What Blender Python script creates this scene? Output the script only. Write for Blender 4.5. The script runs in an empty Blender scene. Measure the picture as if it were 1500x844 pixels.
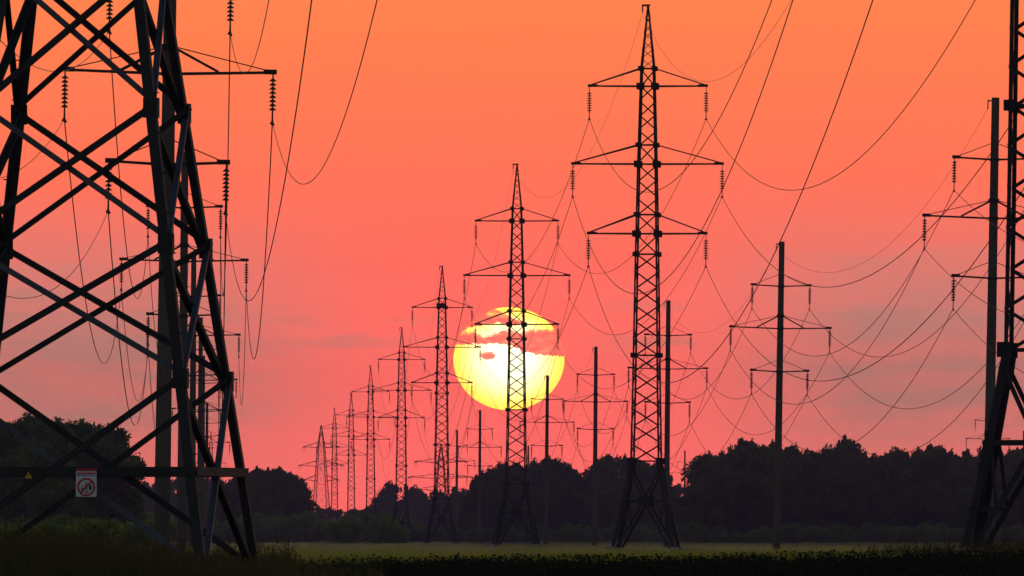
import bpy, math, random
import numpy as np
from mathutils import Vector, Matrix

random.seed(7)
rng = np.random.default_rng(11)
C = bpy.context.scene.collection
S = bpy.context.scene
R = math.radians

# ------------------------------------------------------------------ camera, sky, sun, exposure
F = 17850.0            # focal length in photo pixels (1500 wide): a very long telephoto lens
EYE = 0.9              # eye height above the field
HOR = 788.0            # photo row of the horizon
cam_d = bpy.data.cameras.new('camera')
cam = bpy.data.objects.new('camera', cam_d)
C.objects.link(cam)
cam.location = (0, 0, EYE)
cam.rotation_euler = (R(90), 0, 0)
cam_d.sensor_width = 36.0
cam_d.lens = 36.0 * F / 1500.0
cam_d.shift_y = (HOR - 422.0) / 1500.0
cam_d.clip_start = 1.0
cam_d.clip_end = 200000.0
S.camera = cam

SUN_ELEV = R(0.845)
SUN_AZ = math.atan((745.5 - 750.0) / F)

S.view_settings.view_transform = 'Standard'
S.view_settings.look = 'None'
S.view_settings.gamma = 1.0
S.view_settings.exposure = 1.0
S.view_settings.use_curve_mapping = False
S.cycles.use_denoising = True
S.cycles.max_bounces = 6
S.cycles.transparent_max_bounces = 40
S.cycles.volume_bounces = 0


def s2l(c):
    return tuple(((x / 255.0) / 12.92 if x / 255.0 <= 0.04045 else ((x / 255.0 + 0.055) / 1.055) ** 2.4) for x in c)


class NT:
    """small helper to wire nodes"""
    def __init__(self, tree):
        self.t = tree

    def n(self, typ, **kw):
        nd = self.t.nodes.new(typ)
        for k, v in kw.items():
            setattr(nd, k, v)
        return nd

    def link(self, a, b):
        self.t.links.new(a, b)

    def math(self, op, a, b=None, clamp=False):
        nd = self.n('ShaderNodeMath', operation=op)
        nd.use_clamp = clamp
        for i, v in enumerate((a, b)):
            if v is None:
                continue
            if isinstance(v, (int, float)):
                nd.inputs[i].default_value = v
            else:
                self.link(v, nd.inputs[i])
        return nd.outputs[0]

    def maprange(self, v, a, b, c=0.0, d=1.0, smooth=True):
        nd = self.n('ShaderNodeMapRange')
        nd.interpolation_type = 'SMOOTHSTEP' if smooth else 'LINEAR'
        self.link(v, nd.inputs['Value'])
        for k, x in zip(('From Min', 'From Max', 'To Min', 'To Max'), (a, b, c, d)):
            nd.inputs[k].default_value = x
        return nd.outputs[0]

    def mix(self, f, a, b):
        nd = self.n('ShaderNodeMix', data_type='RGBA')
        for sock, v in ((nd.inputs[0], f), (nd.inputs[6], a), (nd.inputs[7], b)):
            if isinstance(v, (int, float)):
                sock.default_value = v
            elif isinstance(v, tuple):
                sock.default_value = (*v[:3], 1)
            else:
                self.link(v, sock)
        return nd.outputs[2]


# the glow of the evening sky as a function of direction only (shared by the sky and the thin clouds)
SKY_GAIN = 0.5
HAZE = 0.00012        # density of the evening air per metre
g = bpy.data.node_groups.new('evening_sky_colour', 'ShaderNodeTree')
g.interface.new_socket('Direction', in_out='INPUT', socket_type='NodeSocketVector')
g.interface.new_socket('Color', in_out='OUTPUT', socket_type='NodeSocketColor')
T = NT(g)
gi = T.n('NodeGroupInput')
go = T.n('NodeGroupOutput')
sep = T.n('ShaderNodeSeparateXYZ')
T.link(gi.outputs[0], sep.inputs[0])
elev = T.math('MULTIPLY', T.math('ARCSINE', sep.outputs[2]), 57.29578)
azim = T.math('MULTIPLY', T.math('ARCTAN2', sep.outputs[0], sep.outputs[1]), 57.29578)
comb = T.n('ShaderNodeCombineXYZ')
T.link(azim, comb.inputs[0])
T.link(elev, comb.inputs[1])
nz = T.n('ShaderNodeTexNoise')
nz.inputs['Scale'].default_value = 1.0
nz.inputs['Detail'].default_value = 5.0
mp = T.n('ShaderNodeMapping')
mp.inputs['Scale'].default_value = (0.8, 4.2, 1)
mp.inputs['Location'].default_value = (3.3, 1.7, 0)
T.link(comb.outputs[0], mp.inputs[0])
T.link(mp.outputs[0], nz.inputs['Vector'])
wob = T.math('MULTIPLY', T.math('SUBTRACT', nz.outputs['Fac'], 0.5), 0.35)
e2 = T.math('ADD', elev, wob)
fac = T.math('DIVIDE', e2, 30.0, clamp=True)
# square root spreads the low degrees over the ramp
fac = T.math('SQRT', fac)
ramp = T.n('ShaderNodeValToRGB')
stops = [(0.0, (250, 102, 94)), (0.35, (253, 103, 95)), (0.85, (255, 104, 92)), (1.3, (255, 107, 90)), (1.75, (255, 115, 83)),
         (2.3, (255, 125, 76)), (2.8, (255, 136, 74)), (6.0, (225, 130, 90)), (14.0, (120, 92, 100)), (30.0, (58, 66, 96))]
while len(ramp.color_ramp.elements) < len(stops):
    ramp.color_ramp.elements.new(0.5)
for el, (e, c) in zip(ramp.color_ramp.elements, stops):
    el.position = math.sqrt(e / 30.0)
    k = math.exp(HAZE * min(5700.0, 79.0 / math.tan(R(max(e, 0.05)))))   # the air in front takes this much away
    el.color = (*[v * k for v in s2l(c)], 1)
T.link(fac, ramp.inputs[0])
# grey mauve veils of thin high cloud either side of the sun
aa = T.math('ABSOLUTE', T.math('ADD', azim, -0.02))
side = T.maprange(aa, 0.45, 1.75)
band = T.math('MULTIPLY', T.maprange(e2, -0.1, 0.75), T.maprange(e2, 1.75, 0.95))
veil = T.math('MULTIPLY', side, band)
nz2 = T.n('ShaderNodeTexNoise')
nz2.inputs['Scale'].default_value = 1.0
nz2.inputs['Detail'].default_value = 6.0
nz2.inputs['Roughness'].default_value = 0.55
mp2 = T.n('ShaderNodeMapping')
mp2.inputs['Scale'].default_value = (1.3, 9.0, 1)
mp2.inputs['Location'].default_value = (9.1, 4.4, 0)
T.link(comb.outputs[0], mp2.inputs[0])
T.link(mp2.outputs[0], nz2.inputs['Vector'])
streak = T.maprange(nz2.outputs['Fac'], 0.35, 0.72)
veil = T.math('MULTIPLY', veil, T.math('ADD', T.math('MULTIPLY', streak, 0.35), 0.78))
# one low streaky bank at mid height that reaches towards the sun
bank = T.math('MULTIPLY', T.maprange(nz2.outputs['Fac'], 0.44, 0.62), T.math('MULTIPLY', T.maprange(elev, 0.75, 0.95), T.maprange(elev, 1.3, 1.0)))
bank = T.math('MULTIPLY', bank, T.maprange(aa, 0.2, 0.75))
veil = T.math('MAXIMUM', T.math('MULTIPLY', veil, 0.97), T.math('MULTIPLY', bank, 0.6), )
col = T.mix(veil, ramp.outputs[0], tuple(1.66 * v for v in s2l((186, 121, 109))))
hsv = T.n('ShaderNodeVectorMath', operation='SCALE')
T.link(col, hsv.inputs[0])
hsv.inputs['Scale'].default_value = SKY_GAIN
T.link(hsv.outputs[0], go.inputs[0])

w = bpy.data.worlds.new('World')
S.world = w
w.use_nodes = True
w.node_tree.nodes.clear()
W = NT(w.node_tree)
tc = W.n('ShaderNodeTexCoord')
nish = W.n('ShaderNodeTexSky', sky_type='NISHITA')
nish.sun_disc = False
nish.sun_elevation = SUN_ELEV
nish.sun_rotation = SUN_AZ
nish.dust_density = 0.4
nish.ozone_density = 1.8
nsc = W.n('ShaderNodeVectorMath', operation='SCALE')
nsc.inputs['Scale'].default_value = 0.15
W.link(nish.outputs[0], nsc.inputs[0])
gl = W.n('ShaderNodeGroup')
gl.node_tree = g
W.link(tc.outputs['Generated'], gl.inputs[0])
dot = W.n('ShaderNodeVectorMath', operation='DOT_PRODUCT')
W.link(tc.outputs['Generated'], dot.inputs[0])
dot.inputs[1].default_value = (math.sin(SUN_AZ), math.cos(SUN_AZ), 0)
near = W.maprange(dot.outputs['Value'], math.cos(R(42)), math.cos(R(9)))
wc = W.mix(near, nsc.outputs[0], gl.outputs[0])
bg = W.n('ShaderNodeBackground')
bg.inputs['Strength'].default_value = 1.0
W.link(wc, bg.inputs['Color'])
wo = W.n('ShaderNodeOutputWorld')
W.link(bg.outputs[0], wo.inputs[0])

sl = bpy.data.lights.new('sun_light', 'SUN')
sl.energy = 3.6
sl.angle = R(0.53)
sl.color = (1.0, 0.76, 0.36)
so = bpy.data.objects.new('sun_light', sl)
C.objects.link(so)
sdir = Vector((math.sin(SUN_AZ) * math.cos(SUN_ELEV), math.cos(SUN_AZ) * math.cos(SUN_ELEV), math.sin(SUN_ELEV)))
so.rotation_euler = (-sdir).to_track_quat('-Z', 'Y').to_euler()
so.location = (0, 300, 60)

# ------------------------------------------------------------------ helpers


def px2x(px, d):
    return (px - 750.0) / F * d


def px2z(py, d):
    return EYE + (HOR - py) / F * d


class MB:
    """collects shapes; build() links them as ONE mesh object"""
    def __init__(self):
        self.v = []
        self.f = []

    def _frame(self, d, hint=None):
        d = d.normalized()
        h = hint if hint is not None else Vector((0, 0, 1))
        if abs(d.dot(h.normalized())) > 0.98:
            h = Vector((0, 1, 0)) if abs(d.y) < 0.9 else Vector((1, 0, 0))
        a = d.cross(h).normalized()
        b = a.cross(d).normalized()
        return a, b

    def bar(self, p0, p1, w, h=None, hint=None):
        p0 = Vector(p0); p1 = Vector(p1)
        h = w if h is None else h
        a, b = self._frame(p1 - p0, hint)
        self.prism(p0, p1, a * (w / 2), b * (h / 2))

    def prism(self, p0, p1, A, B):
        i = len(self.v)
        for p in (p0, p1):
            self.v += [tuple(p - A - B), tuple(p + A - B), tuple(p + A + B), tuple(p - A + B)]
        self.f += [(i, i + 1, i + 5, i + 4), (i + 1, i + 2, i + 6, i + 5), (i + 2, i + 3, i + 7, i + 6),
                   (i + 3, i, i + 4, i + 7), (i + 3, i + 2, i + 1, i), (i + 4, i + 5, i + 6, i + 7)]

    def angle(self, p0, p1, w, t, u, v):
        """L section: heel on the line p0-p1, flanges running along u and v"""
        p0 = Vector(p0); p1 = Vector(p1)
        d = (p1 - p0).normalized()
        u = Vector(u); v = Vector(v)
        u = (u - d * u.dot(d)).normalized()
        v = (v - d * v.dot(d)).normalized()
        self.prism(p0 + u * w / 2, p1 + u * w / 2, u * w / 2, v * t / 2)
        o = u * (t / 2) + v * (w / 2 + t / 2 + 0.001)
        self.prism(p0 + o, p1 + o, u * t / 2, v * w / 2)

    def box(self, c, sx, sy, sz):
        c = Vector(c)
        self.prism(c - Vector((0, 0, sz / 2)), c + Vector((0, 0, sz / 2)), Vector((sx / 2, 0, 0)), Vector((0, sy / 2, 0)))

    def tube(self, pts, rad, n=8, caps=True):
        pts = [Vector(p) for p in pts]
        if isinstance(rad, (int, float)):
            rad = [rad] * len(pts)
        i0 = len(self.v)
        for k, p in enumerate(pts):
            d = (pts[min(k + 1, len(pts) - 1)] - pts[max(k - 1, 0)])
            a, b = self._frame(d)
            for j in range(n):
                t = 2 * math.pi * j / n
                self.v.append(tuple(p + (a * math.cos(t) + b * math.sin(t)) * rad[k]))
        for k in range(len(pts) - 1):
            for j in range(n):
                j2 = (j + 1) % n
                self.f.append((i0 + k * n + j, i0 + k * n + j2, i0 + (k + 1) * n + j2, i0 + (k + 1) * n + j))
        if caps:
            self.f.append(tuple(i0 + j for j in range(n))[::-1])
            self.f.append(tuple(i0 + (len(pts) - 1) * n + j for j in range(n)))

    def plate(self, c, n, up, w, h, t):
        """rectangular plate with normal n"""
        c = Vector(c); n = Vector(n).normalized(); up = Vector(up)
        up = (up - n * up.dot(n)).normalized()
        s = n.cross(up)
        self.prism(c - n * t / 2, c + n * t / 2, s * w / 2, up * h / 2)

    def mesh(self, name, mat, smooth=False):
        me = bpy.data.meshes.new(name)
        me.from_pydata(self.v, [], self.f)
        me.materials.append(mat)
        if smooth:
            me.polygons.foreach_set('use_smooth', [True] * len(me.polygons))
        me.update()
        return me

    def build(self, name, mat, parent=None, smooth=False):
        o = bpy.data.objects.new(name, self.mesh(name, mat, smooth))
        C.objects.link(o)
        if parent is not None:
            o.parent = parent
        return o


def tag(o, label=None, cat=None, group=None, kind=None):
    if label:
        o['label'] = label
    if cat:
        o['category'] = cat
    if group:
        o['group'] = group
    if kind:
        o['kind'] = kind
    return o


def empty(name, loc=(0, 0, 0)):
    o = bpy.data.objects.new(name, None)
    o.empty_display_size = 0.5
    C.objects.link(o)
    o.location = loc
    return o


def copy_tree(o, parent=None):
    c = o.copy()
    C.objects.link(c)
    c.parent = parent
    for ch in o.children:
        copy_tree(ch, c)
    return c


def raw_mesh(name, v, f, mat, kind=None):
    me = bpy.data.meshes.new(name)
    nv = len(v)
    me.vertices.add(nv)
    me.vertices.foreach_set('co', np.asarray(v, dtype=np.float32).ravel())
    f = np.asarray(f, dtype=np.int32)
    nf, k = f.shape
    me.loops.add(nf * k)
    me.loops.foreach_set('vertex_index', f.ravel())
    me.polygons.add(nf)
    me.polygons.foreach_set('loop_start', np.arange(0, nf * k, k, dtype=np.int32))
    me.polygons.foreach_set('loop_total', np.full(nf, k, dtype=np.int32))
    me.update(calc_edges=True)
    me.validate()
    me.materials.append(mat)
    return me


# ------------------------------------------------------------------ materials
def mat_base(name):
    m = bpy.data.materials.new(name)
    m.use_nodes = True
    m.node_tree.nodes.clear()
    t = NT(m.node_tree)
    out = t.n('ShaderNodeOutputMaterial')
    return m, t, out


def mat_pbr(name, c1, c2, scale=1.0, rough=0.7, metal=0.0, stretch=(1, 1, 1), bump=0.0):
    m, t, out = mat_base(name)
    p = t.n('ShaderNodeBsdfPrincipled')
    tc = t.n('ShaderNodeTexCoord')
    mp = t.n('ShaderNodeMapping')
    mp.inputs['Scale'].default_value = stretch
    t.link(tc.outputs['Object'], mp.inputs[0])
    nz = t.n('ShaderNodeTexNoise')
    nz.inputs['Scale'].default_value = scale
    nz.inputs['Detail'].default_value = 6
    nz.inputs['Roughness'].default_value = 0.6
    t.link(mp.outputs[0], nz.inputs['Vector'])
    f = t.maprange(nz.outputs['Fac'], 0.32, 0.68)
    t.link(t.mix(f, c1, c2), p.inputs['Base Color'])
    p.inputs['Roughness'].default_value = rough
    p.inputs['Metallic'].default_value = metal
    if bump:
        b = t.n('ShaderNodeBump')
        b.inputs['Strength'].default_value = bump
        b.inputs['Distance'].default_value = 0.02
        t.link(nz.outputs['Fac'], b.inputs['Height'])
        t.link(b.outputs[0], p.inputs['Normal'])
    t.link(p.outputs[0], out.inputs[0])
    return m


def mat_leaf(name, c1, c2, scale, trans=0.35, c3=None):
    """leaf or blade surface: part of the light passes through"""
    m, t, out = mat_base(name)
    tc = t.n('ShaderNodeTexCoord')
    nz = t.n('ShaderNodeTexNoise')
    nz.inputs['Scale'].default_value = scale
    nz.inputs['Detail'].default_value = 3
    t.link(tc.outputs['Object'], nz.inputs['Vector'])
    f = t.maprange(nz.outputs['Fac'], 0.36, 0.64)
    c = t.mix(f, c1, c2)
    if c3 is not None:
        oi = t.n('ShaderNodeObjectInfo')
        c = t.mix(t.math('MULTIPLY', oi.outputs['Random'], 0.75), c, c3)
    d = t.n('ShaderNodeBsdfDiffuse')
    tr = t.n('ShaderNodeBsdfTranslucent')
    t.link(c, d.inputs['Color'])
    t.link(c, tr.inputs['Color'])
    mx = t.n('ShaderNodeMixShader')
    mx.inputs[0].default_value = trans
    t.link(d.outputs[0], mx.inputs[1])
    t.link(tr.outputs[0], mx.inputs[2])
    t.link(mx.outputs[0], out.inputs[0])
    return m


def mat_plain(name, c, rough=0.5):
    return mat_pbr(name, c, tuple(x * 0.86 for x in c), 14.0, rough)


M_STEEL = mat_pbr('weathered_galvanised_steel', (0.017, 0.017, 0.018), (0.010, 0.009, 0.009), 1.3, 0.75, 0.05, (1, 1, 0.35))
M_NEAR = mat_pbr('dull_grey_painted_steel', (0.022, 0.023, 0.026), (0.010, 0.010, 0.010), 1.6, 0.72, 0.05, (1, 1, 0.4))
M_PALE = mat_pbr('skylight_tinted_steel', (0.085, 0.095, 0.125), (0.05, 0.056, 0.075), 1.6, 0.6, 0.1, (1, 1, 0.4))  # blue sky light on some near pylon braces, put into the steel colour
M_CONC = mat_pbr('weathered_spun_concrete', (0.125, 0.092, 0.070), (0.075, 0.054, 0.042), 1.1, 0.9, 0.0, (1, 1, 0.18), 0.3)
M_FOUND = mat_pbr('pale_cast_concrete', (0.36, 0.35, 0.33), (0.24, 0.23, 0.21), 2.0, 0.9)
M_GLASS = mat_pbr('dark_glazed_insulator', (0.08, 0.06, 0.05), (0.05, 0.04, 0.035), 5.0, 0.35)
M_WIRE = mat_pbr('stranded_aluminium_wire', (0.05, 0.05, 0.05), (0.03, 0.03, 0.03), 0.4, 0.7, 0.1)
M_BARK = mat_pbr('dark_bark', (0.06, 0.045, 0.035), (0.035, 0.028, 0.022), 1.5, 0.95, 0, (1, 1, 0.2))
M_LEAF = mat_leaf('dark_broadleaf_foliage', (0.038, 0.055, 0.016), (0.12, 0.145, 0.032), 0.24, 0.3, (0.105, 0.10, 0.03))
M_LEAF2 = mat_leaf('mid_green_broadleaf_foliage', (0.07, 0.11, 0.022), (0.19, 0.24, 0.05), 0.3, 0.35, (0.11, 0.13, 0.035))
M_BUSH = mat_leaf('fresh_green_shrub_foliage', (0.13, 0.20, 0.03), (0.20, 0.27, 0.05), 0.7, 0.5, (0.12, 0.15, 0.035))
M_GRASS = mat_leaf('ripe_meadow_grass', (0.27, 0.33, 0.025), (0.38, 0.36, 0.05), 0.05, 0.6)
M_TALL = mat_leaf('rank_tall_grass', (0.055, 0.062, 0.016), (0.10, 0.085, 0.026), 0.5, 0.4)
M_WEED = mat_leaf('rusty_seed_heads', (0.12, 0.065, 0.035), (0.085, 0.07, 0.03), 0.8, 0.35)
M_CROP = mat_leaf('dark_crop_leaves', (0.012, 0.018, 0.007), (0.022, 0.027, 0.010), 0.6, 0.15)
M_WHITE = mat_plain('white_enamel', (0.78, 0.78, 0.78))
M_RED = mat_plain('red_enamel', (0.55, 0.02, 0.03))
M_BLUE = mat_plain('blue_enamel', (0.06, 0.12, 0.45))
M_GREEN = mat_plain('dark_green_enamel', (0.03, 0.10, 0.05))
M_GREY = mat_plain('grey_enamel', (0.25, 0.28, 0.32))
M_YELLOW = mat_plain('yellow_enamel', (0.75, 0.48, 0.02))
M_BLACK = mat_plain('black_enamel', (0.02, 0.02, 0.02))


# ------------------------------------------------------------------ ground
def ground_z(x, y):
    z = 0.36 * np.exp(-((x - 17.5) / 9.0) ** 2 - ((y - 400.0) / 60.0) ** 2)
    z = z + 0.05 * np.sin(x * 0.21 + 1.3) * np.sin(y * 0.017) * np.clip((y - 60) / 200.0, 0, 1)
    return z


def mat_ground():
    m, t, out = mat_base('field_soil_and_short_grass')
    p = t.n('ShaderNodeBsdfPrincipled')
    p.inputs['Roughness'].default_value = 0.95
    p.inputs['Specular IOR Level'].default_value = 0.1
    tc = t.n('ShaderNodeTexCoord')
    nz = t.n('ShaderNodeTexNoise')
    nz.inputs['Scale'].default_value = 0.06
    nz.inputs['Detail'].default_value = 8
    t.link(tc.outputs['Object'], nz.inputs['Vector'])
    nz2 = t.n('ShaderNodeTexNoise')
    nz2.inputs['Scale'].default_value = 1.8
    nz2.inputs['Detail'].default_value = 5
    t.link(tc.outputs['Object'], nz2.inputs['Vector'])
    a = t.mix(t.maprange(nz.outputs['Fac'], 0.35, 0.65), (0.11, 0.13, 0.03), (0.15, 0.15, 0.04))
    b = t.mix(t.maprange(nz2.outputs['Fac'], 0.4, 0.65), a, (0.05, 0.04, 0.028))
    sp = t.n('ShaderNodeSeparateXYZ')
    t.link(tc.outputs['Object'], sp.inputs[0])
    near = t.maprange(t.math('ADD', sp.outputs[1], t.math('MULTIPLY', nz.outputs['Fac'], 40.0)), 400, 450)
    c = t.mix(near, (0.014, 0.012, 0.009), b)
    t.link(c, p.inputs['Base Color'])
    t.link(p.outputs[0], out.inputs[0])
    return m


xs = np.concatenate([[-900, -600, -400, -280], np.arange(-200, 201, 4.0), [280, 400, 600, 900]])
ys = np.concatenate([np.arange(-160, 1000, 10.0), np.arange(1000, 2600, 50.0), np.arange(2600, 5601, 200.0)])
X, Y = np.meshgrid(xs, ys)
Z = ground_z(X, Y)
nx, ny = len(xs), len(ys)
idx = np.arange(nx * ny).reshape(ny, nx)
gf = np.stack([idx[:-1, :-1], idx[:-1, 1:], idx[1:, 1:], idx[1:, :-1]], -1).reshape(-1, 4)
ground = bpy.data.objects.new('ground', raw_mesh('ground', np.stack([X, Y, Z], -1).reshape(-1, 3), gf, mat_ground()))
C.objects.link(ground)
tag(ground, kind='structure')

# ------------------------------------------------------------------ haze
hm, ht, hout = mat_base('evening_haze')
pv = ht.n('ShaderNodeVolumePrincipled')
pv.inputs['Color'].default_value = (0.38, 0.26, 0.48, 1)
pv.inputs['Density'].default_value = HAZE
pv.inputs['Anisotropy'].default_value = 0.0
ht.link(pv.outputs[0], hout.inputs['Volume'])
hb = MB()
hb.box((0, 2750, 39.5), 1900, 5900, 82)
haze = hb.build('haze', hm)
tag(haze, kind='stuff')

# ------------------------------------------------------------------ the sun and the clouds across it
SUN_D = 90000.0
sm, st, sout = mat_base('glowing_sun_disc')
em = st.n('ShaderNodeEmission')
tcs = st.n('ShaderNodeTexCoord')
sps = st.n('ShaderNodeSeparateXYZ')
st.link(tcs.outputs['Object'], sps.inputs[0])
rr = st.math('SQRT', st.math('ADD', st.math('POWER', sps.outputs[0], 2.0), st.math('POWER', sps.outputs[2], 2.0)))
limb = st.maprange(rr, 0.30, 1.0)
st.link(st.mix(limb, (1.9, 1.75, 0.95), (1.6, 0.92, 0.10)), em.inputs['Color'])
em.inputs['Strength'].default_value = 1.0
st.link(em.outputs[0], sout.inputs[0])
b = MB()
n1, n2 = 96, 24
b.tube([(0, -math.cos(math.pi * k / n2), 0) for k in range(n2 + 1)], [max(1e-4, math.sin(math.pi * k / n2)) for k in range(n2 + 1)], n1)
sun = b.build('sun', sm, None, True)
rs = 81.5 / F * SUN_D
sun.scale = (rs, rs, rs * 0.925)
sun.location = (px2x(745.5, SUN_D), SUN_D, px2z(525.5, SUN_D))
sun.visible_diffuse = True
tag(sun, 'big glowing yellow sun disc hanging low behind the second pylon', 'sun')

cm, ct, cout = mat_base('sunset_lit_cloud')
geo = ct.n('ShaderNodeNewGeometry')
nrm = ct.n('ShaderNodeVectorMath', operation='NORMALIZE')
ct.link(geo.outputs['Position'], nrm.inputs[0])
cg = ct.n('ShaderNodeGroup')
cg.node_tree = g
ct.link(nrm.outputs[0], cg.inputs[0])
cem = ct.n('ShaderNodeEmission')
ct.link(cg.outputs[0], cem.inputs['Color'])
ctr = ct.n('ShaderNodeBsdfTransparent')
ctc = ct.n('ShaderNodeTexCoord')
cmp_ = ct.n('ShaderNodeMapping')
cmp_.inputs['Scale'].default_value = (0.016, 0.016, 0.04)
ct.link(ctc.outputs['Object'], cmp_.inputs[0])
cnz = ct.n('ShaderNodeTexNoise')
cnz.inputs['Scale'].default_value = 1.0
cnz.inputs['Detail'].default_value = 5
ct.link(cmp_.outputs[0], cnz.inputs['Vector'])
thick = ct.maprange(cnz.outputs['Fac'], 0.36, 0.62, 0.08, 0.45)
cmx = ct.n('ShaderNodeMixShader')
ct.link(thick, cmx.inputs[0])
ct.link(ctr.outputs[0], cmx.inputs[1])
ct.link(cem.outputs[0], cmx.inputs[2])
ct.link(cmx.outputs[0], cout.inputs[0])


def cloud(pts, dist, label, jag=2.2, seed=1):
    """a cloud bank with a ragged outline, rounded in depth; pts are outline points in zoomed photo units"""
    rnd = random.Random(seed)
    P = [(640 + x / 4.443, 430 + y / 4.443) for x, y in pts]
    n = len(P)
    area = sum(P[i][0] * P[(i + 1) % n][1] - P[(i + 1) % n][0] * P[i][1] for i in range(n))
    sgn = 1.0 if area > 0 else -1.0
    cx = sum(p[0] for p in P) / n
    cy = sum(p[1] for p in P) / n
    ox, oz = px2x(cx, dist), px2z(cy, dist)
    V, Fc = [], []
    ph = [rnd.uniform(0, 6.28) for _ in range(6)]
    for layer, inset in enumerate((-1.5, -0.8, -0.2, 0.4, 1.0)):
        out = []
        run = 0.0
        for i in range(n):
            a, c = P[i], P[(i + 1) % n]
            L = math.hypot(c[0] - a[0], c[1] - a[1]) or 1.0
            nxn, nyn = (c[1] - a[1]) / L * -sgn, (c[0] - a[0]) / L * sgn
            k = max(1, int(L / 0.9))
            for j in range(k):
                t = j / k
                run += L / k
                wv = jag * 0.30 * (math.sin(run * 0.55 + ph[0]) + 0.7 * math.sin(run * 1.27 + ph[1]) + 0.5 * math.sin(run * 2.3 + ph[2] + layer))
                off = inset + wv + rnd.uniform(-0.35, 0.35)
                out.append((a[0] + (c[0] - a[0]) * t + nxn * off, a[1] + (c[1] - a[1]) * t + nyn * off))
        m = len(out)
        y0 = layer * 150.0
        i0 = len(V)
        for dy in (-60.0, 60.0):
            V += [(px2x(p[0], dist) - ox, y0 + dy, px2z(p[1], dist) - oz) for p in out]
        Fc.append(tuple(range(i0, i0 + m)))
        Fc.append(tuple(range(i0 + m, i0 + 2 * m))[::-1])
        for j in range(m):
            j2 = (j + 1) % m
            Fc.append((i0 + j, i0 + m + j, i0 + m + j2, i0 + j2))
    me = bpy.data.meshes.new('cloud')
    me.from_pydata(V, [], Fc)
    me.materials.append(cm)
    o = bpy.data.objects.new('cloud', me)
    C.objects.link(o)
    o.location = (ox, dist, oz)
    tag(o, label, 'cloud', 'cloud strips across the sun')
    return o


cloud([(60, 268), (150, 262), (200, 252), (250, 262), (300, 285), (360, 272), (400, 258), (440, 246), (490, 238), (530, 262), (570, 250), (620, 238), (680, 236),
       (740, 244), (800, 225), (900, 230), (900, 404), (832, 402), (760, 398), (690, 392), (640, 388), (600, 372), (560, 378), (530, 350), (480, 330), (420, 322), (370, 316),
       (300, 322), (240, 318), (180, 326), (130, 322), (60, 330)], 70000.0, 'wide ragged pink cloud bank crossing the middle of the sun', 2.6, 3)
cloud([(60, 60), (330, 60), (330, 118), (305, 138), (345, 158), (392, 166), (455, 168), (520, 176), (560, 190), (510, 200), (470, 206), (430, 190), (392, 176), (360, 190), (300, 200), (240, 206), (196, 216), (168, 240), (150, 262), (60, 262)],
      71000.0, 'pink cloud strip cutting into the upper left of the sun', 2.0, 5)
cloud([(284, 404), (300, 390), (330, 383), (360, 388), (378, 402), (366, 416), (335, 425), (305, 420)], 69000.0, 'small oval pink cloud spot on the left of the sun', 1.3, 8)

# ------------------------------------------------------------------ insulators, shared meshes
_ins = {}


def insulator_meshes(kind):
    if kind in _ins:
        return _ins[kind]
    L, n, r, pitch, z0 = {'long': (2.40, 8, 0.185, 0.185, 0.50), 'short': (1.70, 8, 0.125, 0.145, 0.24)}[kind]
    b = MB()
    b.tube([(0, 0, 0.02), (0, 0, -L + 0.35)], 0.028, 6)
    for k in range(n):
        z = -z0 - k * pitch
        q = pitch / 0.2
        b.tube([(0, 0, z + 0.085 * q), (0, 0, z + 0.05 * q), (0, 0, z), (0, 0, z - 0.035 * q), (0, 0, z - 0.05 * q)], [0.05, 0.07, r, r, r * 0.6], 12)
    ins = b.mesh('insulator_string', M_GLASS)
    c = MB()
    zt = -L + 0.42
    c.tube([(0, 0, zt + 0.06), (0, 0, zt)], 0.055, 8)
    c.bar((0, 0, zt), (0, -0.14, -L + 0.02), 0.05, 0.06)
    c.bar((0, 0, zt), (0, 0.14, -L + 0.02), 0.05, 0.06)
    c.bar((0, -0.24, -L), (0, 0.24, -L), 0.07, 0.07)
    for s in (-1, 1):
        c.tube([(0, s * 0.45, -L - 0.06), (0, s * 0.62, -L - 0.06)], 0.05, 8)
        c.tube([(0, s * 0.24, -L), (0, s * 0.68, -L - 0.02)], 0.016, 6)
    _ins[kind] = (ins, c.mesh('clamp', M_STEEL), L)
    return _ins[kind]


def hang_insulator(parent, p, kind):
    ins, cl, L = insulator_meshes(kind)
    o = bpy.data.objects.new('insulator_string', ins)
    C.objects.link(o)
    o.parent = parent
    o.location = p
    c = bpy.data.objects.new('clamp', cl)
    C.objects.link(c)
    c.parent = o
    return Vector(p) + Vector((0, 0, -L))


# ------------------------------------------------------------------ lattice suspension pylon
U = 917.0 / F       # metres per photo pixel at the tall pylon
Zr = lambda y: (805.0 - y) * U
_hw = [(805, 46.5), (675, 21.5), (575, 19.6), (372, 16.6), (245, 14.2), (100, 10.4), (9, 1.3)]
_hz = [Zr(a) for a, _ in _hw]
_hv = [bb * U for _, bb in _hw]


def hw(z):
    return float(np.interp(z, _hz, _hv))


CORN = [(1, -1), (1, 1), (-1, 1), (-1, -1)]


def corner(k, z):
    sx, sy = CORN[k % 4]
    h = hw(z)
    return Vector((sx * h, sy * h, z))


def inward(k):
    sx, sy = CORN[k % 4]
    return Vector((-sx, 0, 0)), Vector((0, -sy, 0))


def fpt(k, u, z):
    """point on face k (between corner k and k+1); u from 0 to 1"""
    return corner(k, z).lerp(corner(k + 1, z), u)


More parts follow.
